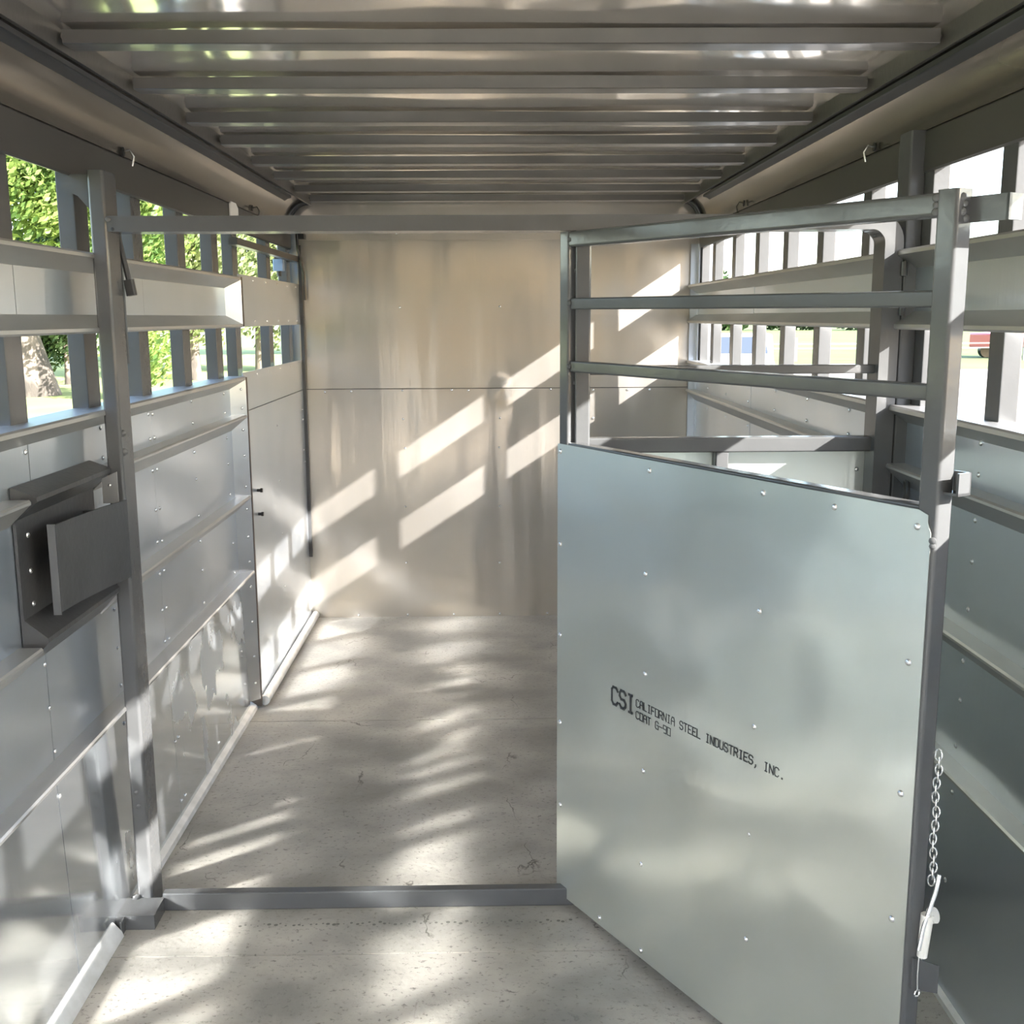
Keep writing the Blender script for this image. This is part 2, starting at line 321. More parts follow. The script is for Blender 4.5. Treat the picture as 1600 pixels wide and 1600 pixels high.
# floor edge trims
o = struct(obj('baseboard_left', MB().prism([(XL, Y0, 0), (XL + .040, Y0, 0), (XL + .036, Y0, .012), (XL + .018, Y0, .034), (XL, Y0, .038)], (0, 2.30 - Y0, 0)), trim_m))
o = struct(obj('baseboard_left', MB().prism([(XL, 2.45, 0), (XL + .034, 2.45, 0), (XL + .030, 2.45, .012), (XL + .012, 2.45, .024), (XL, 2.45, .026)], (0, YS - .01 - 2.45, 0)), trim_m))
o = struct(obj('baseboard_left', MB().tube([(XLF + .018, YS + .02, .018), (XLF + .018, YB - .015, .018)], .018, 12), trim_m))
o = struct(obj('baseboard_right', MB().prism([(XR, Y0, 0), (XR - .016, Y0, 0), (XR - .014, Y0, .010), (XR, Y0, .014)], (0, YB - .02 - Y0, 0)), trim_m))

# ------------------------------------------------------------------ upright slats outside both walls
ordn = ['first', 'second', 'third', 'fourth', 'fifth', 'sixth', 'seventh', 'eighth', 'ninth', 'tenth', 'eleventh', 'twelfth', 'thirteenth', 'fourteenth', 'fifteenth', 'sixteenth', 'seventeenth', 'eighteenth', 'nineteenth']
g = 'upright slats outside the left wall'
far_ends = [4.985, 4.55, 3.97, 3.69, 3.30, 2.905, 2.525, 2.125, 1.73, 1.33, .93, .53, .13, -.27, -.67, -1.07]
for i, y in enumerate(far_ends):
    w = .078
    tag(obj('side_slat', MB().bar((XL - .024, y - w / 2, -.02), (XL - .024, y - w / 2, 1.78), .038, w, (0, 1, 0), .003, 2), steel), 'grey upright slat outside the left wall, %s counted from the back wall' % ordn[i], 'slat', g)
g = 'upright slats outside the right wall'
near = [4.925, 4.637, 4.255, 3.878, 3.50, 3.128, 2.745, 2.363, 1.990, 1.61, 1.23, .85, .47, .09, -.28, -.66, -1.04, -1.42]
for i, y in enumerate(near):
    tag(obj('side_slat', MB().bar((XR + .024, y + .03, -.02), (XR + .024, y + .03, 1.78), .036, .060, (0, 1, 0), .003, 2), steel), 'grey upright slat outside the right wall, %s counted from the back wall' % ordn[i], 'slat', g)

# ------------------------------------------------------------------ cornices: fascia, rounded cove, rim, wiring channel
def cornice(sg, xw, xc, name):
    root = struct(empty(name, (xw, 2.3, 1.70)))
    n = 14; L = YB - .006 - Y0
    cove = [(xc + (xw - xc) * math.cos(k / n * PI / 2), 1.792 + .113 * math.sin(k / n * PI / 2)) for k in range(n + 1)]
    out = [(x + sg * .02, z + .03) for x, z in cove][::-1]
    obj('cove', MB().prism([(x, Y0, z) for x, z in cove + [(xc, ZC + .01)] + out[:1] + [(xw + sg * .05, ZC + .01), (xw + sg * .05, 1.792)]], (0, L, 0)), cove_m, root, 50)
    obj('fascia', MB().prism([(xw, Y0, 1.702), (xw - sg * .004, Y0, 1.706), (xw - sg * .004, Y0, 1.786), (xw, Y0, 1.790), (xw + sg * .03, Y0, 1.790), (xw + sg * .004, Y0, 1.702)], (0, L, 0)), fascia_m, root)
    obj('drip_lip', MB().box(min(xw + sg * .062, xw + sg * .066), max(xw + sg * .062, xw + sg * .066), Y0, YB, 1.735, 1.95), galv_wall, root)
    obj('rim', MB().prism([(xc - sg * .000, Y0, 1.893), (xc - sg * .006, Y0, 1.893), (xc - sg * .012, Y0, ZC), (xc + sg * .004, Y0, ZC), (xc + sg * .004, Y0, 1.893)], (0, L, 0)), bow_m, root)
    ch = [(xc + sg * .004, 1.888), (xc + sg * .020, 1.888), (xc + sg * .036, 1.874), (xc + sg * .030, 1.868), (xc + sg * .014, 1.878), (xc + sg * .004, 1.878)]
    obj('wiring_channel', MB().prism([(x, Y0, z) for x, z in ch], (0, 4.55 - Y0, 0)), dark_m, root)
    return root
cornice(-1, XL, -.806, 'trim_1'); cornice(1, XR + .005, .858, 'trim_2')
for sg, xw, xc, wd in ((-1, XL, -.806, 'left'), (1, XR, .858, 'right')):
    t = thing('corner_brace', 'dark curved brace in the upper %s corner of the back wall' % wd, 'brace', (xw, 4.90, 1.79), 'curved corner braces')
    for k, (rr, yy, m) in enumerate(((.006, 4.90, steel_dk), (.005, 4.945, black_m))):
        pts = [(xc + (xw - xc) * 0.94 * math.cos(a / 10 * PI / 2), yy, 1.792 + .106 * math.sin(a / 10 * PI / 2)) for a in range(11)]
        obj('curved_rod', MB().tube(pts, .008, 8), m, t)

# ------------------------------------------------------------------ roof bows
for i, y in enumerate([2.125, 2.525, 2.945, 3.305, 3.716, 4.080, 4.500, 4.866]):
    mb = MB(); n = 24; x0, x1, d = -.786, .838, .055
    def bz(x, k=i): return .0018 * math.sin(x * 3.2 + k * 1.3)
    vs = []
    for j in range(n + 1):
        x = x0 + (x1 - x0) * j / n; b = bz(x)
        vs += [(x, y, 1.900), (x, y + .003, 1.8985), (x, y + d, 1.8985), (x, y + d, 1.9245 + b), (x, y, 1.9245 + b)]
    fs = [(j * 5 + k, j * 5 + (k + 1) % 5, (j + 1) * 5 + (k + 1) % 5, (j + 1) * 5 + k) for j in range(n) for k in range(5)] + [(4, 3, 2, 1, 0), tuple(n * 5 + k for k in range(5))]
    root = thing('roof_bow', 'grey steel bow across the ceiling, %s counted from the camera' % ordn[i], 'beam', (0, y, 1.90), 'roof bows across the ceiling')
    obj('bow_bar', mb.add(vs, fs), bow_m, root)
    for sx in (x0, x1):
        obj('weld_bead', MB().dome((sx - .004 * (1 if sx > 0 else -1), y + .004, 1.912), (0, -1, -.3), .008, .0025), bow_m, root)

# ------------------------------------------------------------------ fixed divider frame across the trailer
dv = thing('divider_frame', 'grey tube frame fixed across the trailer, with floor bar and right-hand half panel', 'frame', (0, 2.44, 0))
YD = 2.404
obj('left_post', MB().bar((-.842, YD + .041, 0), (-.842, YD + .041, 1.712), .036, .082, (0, 1, 0), .007), steel, dv)
# top bar with rounded bend into the right post
mb = MB(); prof = []; xr, zt, rad = .877, 1.601, .045; w = .040; n = 8
path = [(-.826, 1.601)] + [(xr - rad + rad * math.sin(k / n * PI / 2), zt - rad + rad * math.cos(k / n * PI / 2)) for k in range(n + 1)] + [(xr, .0)]
vs = []; hw = .0165
for k, (x, z) in enumerate(path):
    a = path[max(k - 1, 0)]; b = path[min(k + 1, len(path) - 1)]; dx, dz = b[0] - a[0], b[1] - a[1]; L = math.hypot(dx, dz); nx, nz = -dz / L, dx / L
    hh = hw if k < 2 else hw + (.0205 - hw) * min(1, (k - 1) / 4)
    for t, yy in ((1, YD + .004), (1, YD + .076), (-1, YD + .076), (-1, YD + .004)):
        vs.append((x + nx * hh * t, yy, z + nz * hh * t))
m_ = len(path)
mb.add(vs, [(j * 4 + k, j * 4 + (k + 1) % 4, (j + 1) * 4 + (k + 1) % 4, (j + 1) * 4 + k) for j in range(m_ - 1) for k in range(4)] + [(3, 2, 1, 0), tuple((m_ - 1) * 4 + k for k in range(4))])
obj('top_bar', mb, steel, dv, 50)
obj('center_post', MB().bar((.199, YD + .03, 0), (.199, YD + .03, 1.585), .034, .050, (0, 1, 0), .005), steel, dv)
fb = obj('floor_bar', MB().bar((-.80, YD + .014, .0225), (.86, YD + .014, .0225), .027, .045, (0, 0, 1), .004), steel, dv)
for z0, z1 in ((1.272, 1.292), (1.096, 1.130)):
    obj('cross_rail', MB().bar((.215, YD + .045, (z0 + z1) / 2), (.857, YD + .045, (z0 + z1) / 2), .034, z1 - z0, (0, 0, 1), .004), steel, dv)
obj('cross_rail', MB().bar((.215, YD + .045, 1.432), (.857, YD + .045, 1.432), .034, .020, (0, 0, 1), .004), steel, dv)
obj('stile', MB().bar((.520, YD + .046, .05), (.520, YD + .046, 1.096), .030, .030, (0, 1, 0), .004), steel, dv)
pn = obj('panel_sheet', MB().box(.216, .857, YD + .066, YD + .069, .04, 1.10), galv_gate, dv)
rivets(pn, [(x, YD + .0655, z) for x in (.235, .84) for z in (1.05, .8, .5, .2)], (0, -1, 0))
wp = thing('wall_post', 'grey square post on right wall behind the open gate, reaching the cornice', 'post', (.921, 2.44, 0))
obj('post_tube', MB().bar((.9185, YD + .04, 0), (.9185, YD + .04, 1.79), .036, .070, (0, 1, 0), .005), steel, wp)
obj('weld_tab', MB().box(.935, .960, YD + .01, YD + .05, 1.665, 1.700), steel, wp)
for z in (1.50, 1.415): obj('hinge_barrel', MB().tube([(.899, YD - .002, z - .015), (.899, YD - .002, z + .015)], .007, 10), steel_dk, wp)
# left post tab, foot, welds
obj('top_tab', MB().prism([(-.92, YD + .012, 1.705), (-.86, YD + .012, 1.705), (-.86, YD + .012, 1.63), (-.885, YD + .012, 1.66), (-.92, YD + .012, 1.675)], (0, .03, 0)), steel, dv)
obj('foot_plate', MB().box(-.895, -.797, 2.325, YD, 0, .036).box(-.868, -.864, 2.300, YD, .0, .034), steel, dv)
for p, r in (((-.823, 2.415, 1.150), .008), ((-.823, 2.415, 1.108), .009), ((-.845, YD - .001, .305), .006), ((-.842, YD - .001, .270), .006), ((-.86, 2.40, .038), .010), ((-.820, YD, 1.61), .006)):
    obj('weld_bead', MB().dome(p, (.5, -.86, 0), r, r * .45), steel, dv)
obj('bolt_hole', MB().dome((-.813, YD + .0035, 1.590), (0, -1, 0), .004, .0006), black_m, dv)
# latch rod hanging under the top bar
lt = thing('latch_rod', 'dark hanging latch rod with square end under the top bar beside the left post', 'latch', (-.80, 2.50, 1.45))
obj('rod', MB().tube([(-.838, 2.51, 1.602), (-.835, 2.51, 1.575), (-.815, 2.505, 1.475)], .0065, 8), steel_dk, lt)
obj('grip', MB().bar((-.8175, 2.505, 1.487), (-.812, 2.505, 1.452), .020, .020, (0, 1, 0), .003), steel_dk, lt)
obj('guide_tube', MB().tube([(-.838, 2.52, 1.60), (-.838, 2.52, 1.30)], .006, 8), steel_dk, lt)

# ------------------------------------------------------------------ centre gate, swung open
ga = math.radians(30.2); GV = Vector((math.sin(ga), -math.cos(ga), 0)); NV = Vector((-math.cos(ga), -math.sin(ga), 0)); P0 = Vector((.150, 2.438, 0))
def G(v): return P0 + GV * v.x + NV * v.y + Vector((0, 0, v.z))       # v = (along gate, towards viewer side, height)
def gobj(name, mb, m, parent, smooth=35): return obj(name, mb.map(G), m, parent, smooth)
gt = thing('center_gate', 'open swing gate, tube frame above a big printed galvanised sheet', 'gate', tuple(P0))
T = -.0195
gobj('left_stile', MB().bar((.0125, T, .02), (.0125, T, 1.583), .037, .034, (1, 0, 0), .005), steel, gt)
gobj('right_stile', MB().bar((.9880, T, .02), (.9880, T, 1.577), .036, .036, (1, 0, 0), .006), steel, gt)
gobj('top_rail', MB().bar((.030, T, 1.566), (.972, T, 1.557), .032, .034, (0, 0, 1), .006), steel, gt)
for z in (1.4265, 1.290): gobj('cross_rail', MB().bar((.030, T, z + .002), (.972, T, z - .003), .024, .025, (0, 0, 1), .004), steel, gt)
gobj('sheet_rail', MB().bar((.030, T, 1.108), (.972, T, 1.103), .030, .030, (0, 0, 1), .004), steel, gt)
gobj('bottom_rail', MB().bar((.030, T, .034), (.972, T, .034), .030, .028, (0, 0, 1), .004), steel, gt)
# sheet with rounded top right corner and slight buckling
def gate_sheet():
    mb = MB(); nx, nz = 60, 66; s0, s1, z0, z1 = -.006, .999, .018, 1.118; n = nx + 1; vs = []
    for j in range(nz + 1):
        for i in range(n):
            s = s0 + (s1 - s0) * i / nx; z = z0 + (z1 - .006 * (s - s0) - z0) * j / nz
            e = max(0, min(1, min(s - s0, s1 - s) / .3, (z - z0) / .3, (z1 - z) / .3)); e = e * e * (3 - 2 * e)
            t = .0035 * e * math.sin(s * 6.5 + 1.2 * z) * math.sin(z * 7.5 + .8) + .0008 * e * math.sin(s * 19) * math.sin(z * 14)
            if s > s1 - .02 and z > z1 - .026: s -= .006; z -= .006 if i == nx and j == nz else 0
            vs.append((s, t, z))
    mb.add(vs, [(j * n + i, j * n + i + 1, (j + 1) * n + i + 1, (j + 1) * n + i) for j in range(nz) for i in range(nx)])
    return mb
sh = gobj('gate_sheet', gate_sheet(), galv_gate, gt, 80)
so = sh.modifiers.new('thickness', 'SOLIDIFY'); so.thickness = .0016; so.offset = 0; sh.modifiers.new('edges', 'EDGE_SPLIT').split_angle = math.radians(60)
GR = [(0.328, 1.095), (0.649, 1.093), (0.812, 1.092), (0.975, 1.086), (0.321, 0.88), (0.65, 0.878), (0.974, 0.872), (0.325, 0.667), (0.648, 0.659), (0.325, 0.452), (0.975, 0.656), (0.646, 0.446), (0.324, 0.239), (0.973, 0.439), (0.646, 0.231), (0.327, 0.036), (0.006, 1.101), (0.006, 0.887), (0.007, 0.671), (0.008, 0.457), (0.010, 0.249), (0.010, 0.037), (0.173, 0.036), (.973, .22), (.65, .036), (.973, .036)]
rivets(sh, [G(Vector((s, .0012, z))) for s, z in GR], NV, .0060)
gobj('top_latch_tab', MB().box(1.004, 1.068, -.036, -.030, 1.530, 1.566).box(1.064, 1.068, -.060, -.030, 1.530, 1.566), steel, gt)
gobj('mid_latch_tab', MB().box(1.004, 1.032, -.040, -.012, 1.138, 1.142).box(1.028, 1.032, -.040, -.012, 1.138, 1.172).box(1.004, 1.032, -.040, -.037, 1.138, 1.172), steel, gt)
for s, t, z, r in ((.970, -.002, 1.566, .006), (.970, -.002, 1.556, .005), (.970, -.002, 1.546, .006), (1.006, -.012, 1.565, .006), (1.006, -.018, 1.556, .005), (1.006, -.014, 1.545, .006), (1.006, -.020, 1.536, .006), (.032, -.002, 1.565, .005), (.032, -.002, 1.430, .006), (.032, -.002, 1.292, .006), (1.002, -.001, 1.068, .006), (1.002, -.001, 1.060, .005), (.032, -.02, 1.50, .005), (.032, -.02, 1.255, .005)):
    gobj('weld_bead', MB().dome((s, t, z), (.5, .8, 0), r, r * .5), steel, gt)

# printed lettering on the sheet: strokes of a plotter-like face on a 4 x 6 grid
F = {'C': [[(4, 5), (3, 6), (1, 6), (0, 5), (0, 1), (1, 0), (3, 0), (4, 1)]], 'S': [[(4, 5), (3, 6), (1, 6), (0, 5), (0, 4), (1, 3), (3, 3), (4, 2), (4, 1), (3, 0), (1, 0), (0, 1)]],
     'I': [[(1, 6), (3, 6)], [(2, 6), (2, 0)], [(1, 0), (3, 0)]], 'A': [[(0, 0), (0, 4), (1, 6), (3, 6), (4, 4), (4, 0)], [(0, 3), (4, 3)]], 'L': [[(0, 6), (0, 0), (4, 0)]],
     'F': [[(4, 6), (0, 6), (0, 0)], [(0, 3), (3, 3)]], 'O': [[(0, 0), (0, 6), (4, 6), (4, 0), (0, 0)]], 'R': [[(0, 0), (0, 6), (3, 6), (4, 5), (4, 4), (3, 3), (0, 3)], [(2, 3), (4, 0)]],
     'N': [[(0, 0), (0, 6), (4, 0), (4, 6)]], 'T': [[(0, 6), (4, 6)], [(2, 6), (2, 0)]], 'E': [[(4, 6), (0, 6), (0, 0), (4, 0)], [(0, 3), (3, 3)]],
     'D': [[(0, 0), (0, 6), (3, 6), (4, 5), (4, 1), (3, 0), (0, 0)]], 'U': [[(0, 6), (0, 1), (1, 0), (3, 0), (4, 1), (4, 6)]], '.': [[(1.6, 0), (2.4, 0)], [(1.6, .5), (2.4, .5)]],
     ',': [[(2, 1), (2, 0), (1.3, -1.2)]], 'G': [[(4, 5), (3, 6), (1, 6), (0, 5), (0, 1), (1, 0), (4, 0), (4, 3), (2, 3)]], '-': [[(0, 3), (4, 3)]], '9': [[(4, 3), (0, 3), (0, 6), (4, 6), (4, 0), (1, 0)]],
     '0': [[(0, 0), (0, 6), (4, 6), (4, 0), (0, 0)]], ' ': []}
def write(txt, s0, z0, pitch, h, lw):
    mb = MB(); w = pitch * .74
    for i, ch in enumerate(txt):
        for st in F[ch]:
            P = [Vector((s0 + i * pitch + x / 4 * w, 0, z0 + y / 6 * h)) for x, y in st]
            for a, b in zip(P[:-1], P[1:]):
                d = (b - a).normalized(); a = a - d * lw * .45; b = b + d * lw * .45; q = Vector((-d.z, 0, d.x)) * lw / 2
                mb.prism([a + q, a - q, b - q, b + q], (0, .0006, 0))
    xs = [v for v in mb.v]; mb.v = [(v[0], v[1] + .0026 + .0035 * math.sin(v[0] * 6.5 + 1.2 * v[2]) * math.sin(v[2] * 7.5 + .8) - .0012, v[2]) for v in xs]
    return mb
for txt, a in (('CSI', (.207, .566, .0285, .039, .0052)), ('CALIFORNIA STEEL INDUSTRIES, INC.', (.295, .586, .01325, .0165, .0019)), ('COAT G-90', (.295, .560, .0134, .0160, .0019))):
    o = gobj('printed_text', write(txt, *a), ink_m, sh, 0); o['label'] = 'black printed lettering ' + txt
# latch pin, its barrel, bracket and the chain hanging behind the right stile
def pobj(name, mb, m, parent):
    return gobj(name, mb.map(lambda v: Vector((v.x - .013, v.y + .009, v.z))), m, parent)
lp = thing('latch_pin', 'zinc drop pin with round pale cap at the foot of the open gate', 'latch pin', tuple(G(Vector((1.03, -.04, .39)))))
pobj('pin_rod', MB().tube([(1.036, -.052, .527), (1.036, -.046, .500), (1.030, -.030, .440), (1.027, -.026, .400)], .0035, 8), chrome, lp)
pobj('cap', MB().tube([(1.026, -.050, .452), (1.034, -.052, .456)], .0125, 16), white_p, lp)
pobj('barrel', MB().tube([(1.028, -.040, .458), (1.026, -.036, .385)], [.010, .008], 12), white_p, lp)
pobj('bracket', MB().prism([(1.018, -.02, .385), (1.020, -.085, .350), (1.020, -.085, .300), (1.018, -.02, .330)], (.004, 0, 0)), steel, lp)
pobj('wire_eye', MB().tube([(1.026 + .000, -.030 + .006 * math.cos(a * PI / 4), .322 + .006 * math.sin(a * PI / 4)) for a in range(8)], .0014, 6, True), chrome, lp)
pobj('safety_wire', MB().tube([(1.025, -.030, .385), (1.026, -.028, .355), (1.026, -.030, .328)], .0012, 6), chrome, lp)
chn = thing('safety_chain', 'thin zinc twisted-link chain hanging beside the gate post edge', 'chain', tuple(G(Vector((1.03, -.05, .49)))))
nl = 19
for k in range(nl):
    z = .725 - k * (.225 / nl); a0 = .9 if k % 2 else -.6; pts = []
    cx = 1.024 + .002 * math.sin(k * .9); cy = -.046 - .0012 * k * .2
    for j in range(12):
        t = j / 12 * 2 * PI; ux = .0052 * math.cos(t); uz = .0095 * math.sin(t)
        pts.append((cx + ux * math.cos(a0), cy + ux * math.sin(a0), z + uz))
    pobj('link', MB().tube(pts, .0013, 6, True), chrome, chn)

# ------------------------------------------------------------------ latch plate with bent flap on the left wall
pl = thing('latch_plate', 'dark grey folded plate with bent flap on left wall beside the post', 'plate', (XL, 2.2, .74))
xa, xb = XL + .006, XLR + .006
pr = [(xa, 1.092), (xb, 1.075), (xb, 1.066), (xa + .002, 1.030), (xa + .002, .838), (xb, .803), (xb, .794), (xa, .745), (xa - .004, .745), (xa - .004, 1.092)]
obj('folded_plate', MB().prism([(x, 2.0, z) for x, z in pr], (0, .40, 0)), steel_dk, pl)
rivets(pl, [(xa + .003, y, z) for y, z in ((2.045, .995), (2.045, .925), (2.045, .86))], (1, 0, 0), .006)
fpts = [(-.848, 2.040), (-.838, 2.046), (-.834, 2.10), (-.832, 2.13), (-.822, 2.20), (-.815, 2.25), (-.797, 2.335)]
inn = [(x - .003, y + .001) for x, y in fpts][::-1]
obj('bent_flap', MB().prism([(x, y, .842) for x, y in fpts + inn], (0, 0, .172)), steel_dk, pl)
obj('flap_edge', MB().box(-.851, -.836, 2.0385, 2.0415, .838, 1.016), steel, pl)
br = obj('bracket', MB().prism([(-.862, 2.372, 1.055), (-.828, 2.372, 1.070), (-.828, 2.372, 1.0), (-.862, 2.372, 1.0)], (0, .003, 0)), rail_m, pl)
rivets(pl, [(-.845, 2.371, 1.04)], (0, -1, 0), .004)
obj('flap_arm', MB().box(-.895, -.80, 2.33, 2.342, .86, .99), steel_dk, pl)

# ------------------------------------------------------------------ small fittings
def bumper(z, label):
    t = thing('rubber_bumper', label, 'bumper', (XLF + .01, 3.93, z - .006), 'bolts on the flat left panel')
    obj('bolt_shank', MB().tube([(XLF, 3.93, z), (XLF + .016, 3.93, z)], .0055, 10), black_m, t)
    obj('bolt_head', MB().tube([(XLF + .012, 3.93, z), (XLF + .020, 3.93, z)], [.0085, .0075], 12), black_m, t)
bumper(.781, 'small black bolt on flat left panel, upper of the two'); bumper(.693, 'small black bolt on flat left panel, lower of the two')
tr = thing('tie_ring', 'dark oval tie ring hanging from the right wall behind the gate post', 'ring', (XR - .02, 2.34, .99))
obj('ring', MB().tube([(XR - .020 + .008 * math.cos(a * PI / 8), 2.345 + .030 * math.cos(a * PI / 8), 1.017 + .030 * math.sin(a * PI / 8)) for a in range(16)], .0045, 8, True), steel_dk, tr)
obj('ring_lug', MB().box(XR - .025, XR, 2.335, 2.360, 1.044, 1.056), steel_dk, tr)
def wire(x, sg, y, z, label):
    t = thing('wire_stub', label, 'wire', (x, y, z - .03), 'wire ends poking from the cornices')
    obj('grommet', MB().tube([(x, y, z), (x - sg * .004, y, z)], .011, 14), black_m, t)
    obj('wire', MB().tube([(x, y, z), (x - sg * .02, y - .004, z + .004), (x - sg * .03, y - .006, z - .012), (x - sg * .024, y - .004, z - .034)], .0022, 6), black_m if y > 4 else chrome, t)
wire(XL + .004, -1, 2.759, 1.800, 'cut wire end in a hole in the left cornice above the post')
wire(XL + .004, -1, 4.20, 1.806, 'cut wire end in the left cornice near the back wall')
wire(XR - .001, 1, 2.714, 1.800, 'curled pale wire from a hole in the right cornice above the gate')
wire(XR - .001, 1, 4.10, 1.808, 'short dark wire in the right cornice near the back wall')
tag(obj('white_tab', MB().prism([(XL + .006, 3.83, 1.745), (XL + .006, 3.83, 1.785), (XL + .006, 3.85, 1.795), (XL + .006, 3.92, 1.795), (XL + .006, 3.95, 1.78), (XL + .006, 3.95, 1.745)], (.004, 0, 0)), white_p), 'small pale rounded tab under the left cornice above the top bar', 'tab')
jb = thing('junction_box', 'small blue-grey box clipped in the upper left gap near the back wall', 'box', (XL - .02, 4.80, 1.585))
obj('box_body', MB().bar((XL - .015, 4.78, 1.600), (XL - .015, 4.78, 1.650), .045, .04, (0, 1, 0), .006), box_m, jb)
obj('cable_gland', MB().tube([(XL - .015, 4.78, 1.600), (XL - .015, 4.78, 1.578)], .010, 10), black_m, jb)
obj('bracket', MB().box(XL - .03, XL, 4.76, 4.80, 1.650, 1.66), black_m, jb)
cb = thing('hanging_cable', 'dark cable tied from cornice down the back left corner', 'cable', (XLF + .02, 4.95, 1.45))
obj('cable', MB().tube([(XLF + .006, 4.93, 1.77), (XLF + .008, 4.93, 1.70), (XLF + .026, 4.95, 1.60), (XLF + .028, 4.955, 1.48)], .006, 8), black_m, cb)
obj('cable_clamp', MB().box(XLF - .0, XLF + .035, 4.935, 4.965, 1.745, 1.79), black_m, cb)

# ------------------------------------------------------------------ outdoors
GZ = -.42
def ground_mat(name, c1, c2, sc, rough=.9): return mat(name, c1, rough, 0, c2, sc, 6, .35, .65, spec=.2)
gravel = ground_mat('pale_gravel', (.36, .32, .27), (.30, .265, .22), (1.5, 1.5, 1))
lawn_m = ground_mat('lawn', (.22, .27, .09), (.32, .34, .14), (.25, .25, 1)); field_m = ground_mat('field_grass', (.105, .135, .045), (.135, .155, .06), (.2, .2, 1))
struct(obj('ground', MB().box(-160, 160, -60, 260, GZ - .3, GZ), gravel))
o = obj('lawn', MB().box(-120, -2.6, -30, 120, GZ, GZ + .01), lawn_m); struct(o)
struct(obj('field', MB().box(-2.6, 160, 37, 240, GZ, GZ + .01), field_m))
def leaf_mat(name, c1, c2, tr=.45):
    m = mat(name, c1, .55, 0, c2, (1.3, 1.3, 1.3), 5, .38, .62, spec=.3); t = m.node_tree; n = t.nodes; l = t.links; b = n['Principled BSDF']
    b.inputs['Transmission Weight'].default_value = 0
    ts = n.new('ShaderNodeBsdfTranslucent'); src = b.inputs['Base Color'].links[0].from_socket; l.new(src, ts.inputs['Color'])
    mx = n.new('ShaderNodeMixShader'); mx.inputs[0].default_value = tr; l.new(b.outputs[0], mx.inputs[1]); l.new(ts.outputs[0], mx.inputs[2])
    l.new(mx.outputs[0], n['Material Output'].inputs['Surface']); return m
leaf_a = leaf_mat('leaf_bright', (.26, .34, .09), (.05, .10, .02)); leaf_b = leaf_mat('leaf_dark', (.055, .095, .03), (.02, .045, .012)); leaf_c = leaf_mat('leaf_pale', (.28, .32, .14), (.12, .16, .06))
bark = mat('bark', (.16, .13, .105), .9, 0, (.05, .042, .034), (3, 3, 1.2), 6, .42, .6, bump=[((8, 8, 2), .05, 4)])
def foliage(blobs, n, size):
    mb = MB(); tot = sum(b[3] ** 2 for b in blobs)
    for cx, cy, cz, R, fz in blobs:
        for _ in range(int(n * R * R / tot)):
            d = Vector((random.gauss(0, 1), random.gauss(0, 1), random.gauss(0, 1))).normalized(); q = R * random.uniform(.35, 1.05)
            p = Vector((cx + d.x * q, cy + d.y * q, cz + d.z * q * fz))
            if p.z < GZ + .1: continue
            a = Vector((random.gauss(0, 1), random.gauss(0, 1), random.gauss(0, 1))).normalized(); b = a.orthogonal().normalized()
            s = size * random.uniform(.6, 1.4); c = a.cross(b)
            mb.add([p - b * s, p + c * s * .45, p + b * s, p - c * s * .45], [(0, 1, 2, 3)])
    return mb
def tree(name, label, x, y, trunk_h, tr, blobs, n, size, lm, lean=(0, 0), group=None, cat='tree'):
    t = thing(name, label, cat, (x, y, GZ), group)
    k = 7; pts = [(x + lean[0] * (i / k), y + lean[1] * i / k, GZ - .1 + trunk_h * i / k) for i in range(k + 1)]
    if tr: obj('trunk', MB().tube(pts, [tr * (1.35 if i == 0 else 1.12 if i == 1 else 1 - .04 * i) for i in range(k + 1)], 14), bark, t)
    obj('crown', foliage([(x + bx, y + by, GZ + bz, R, fz) for bx, by, bz, R, fz in blobs], n, size), lm, t, 0)
    return t
g = 'trees beyond the left slats'
tree('shade_tree', 'broad tree with thick sunlit trunk seen through the left slats', -11.1, 26.5, 7, .48, [(0, 0, 7.0, 3.6, .8), (-3, -1, 5.6, 2.6, .8), (3, 1, 6.3, 2.6, .8), (1, -2, 4.6, 1.8, .7), (-2.5, -2, 4.2, 1.6, .7)], 26000, .105, leaf_a, (-1.3, 0), g)
tree('dark_bush', 'dark leafy bush right of the thick trunk beyond the left slats', -12.0, 31, 1.6, .08, [(0, 0, 1.9, 1.3, 1), (.6, 0, 3.6, 1.3, 1), (-.9, 0, 1.2, .9, 1)], 8000, .09, leaf_b, group=g, cat='bush')
tree('leafy_tree', 'drooping green tree behind the left post, second along the hedge', -8.6, 25.5, 5, .16, [(0, 0, 4.9, 2.4, .9), (.3, 0, 2.6, 1.4, 1), (.6, -.4, 1.2, 1.0, .9), (-1.6, 0, 5.6, 1.8, .8)], 17000, .085, leaf_a, group=g)
tree('leafy_tree', 'pale sunlit tree seen just left of the flat left panel', -9.0, 33, 6, .18, [(0, 0, 5.2, 2.6, .9), (.5, 0, 2.8, 1.8, 1), (-1.8, 0, 6.2, 2.2, .8)], 14000, .11, leaf_c, group=g)
tree('leafy_tree', 'pale yellow-green tree in the left gap nearest the back wall', -8.0, 38, 6, .18, [(0, 0, 5.5, 3.0, .9), (.8, 0, 3.0, 2.2, 1), (2.4, 0, 2.2, 1.8, 1)], 14000, .12, leaf_c, group=g)
for i, (x, y) in enumerate(((-22, 36), (-15.5, 47), (-8, 55), (-27, 24), (-.5, 60))):
    tree('tall_tree', 'tall distant green tree behind the nearer trees on the left, %s from the back wall' % ordn[4 - i], x, y, 8, .25, [(0, 0, 6.5, 4.4, .9), (2.5, 0, 4, 3, .9), (-2.5, 0, 4, 3, .9)], 9000, .22, leaf_b if i % 2 else leaf_a, group=g)
g = 'shrubs along the far edge of the field'
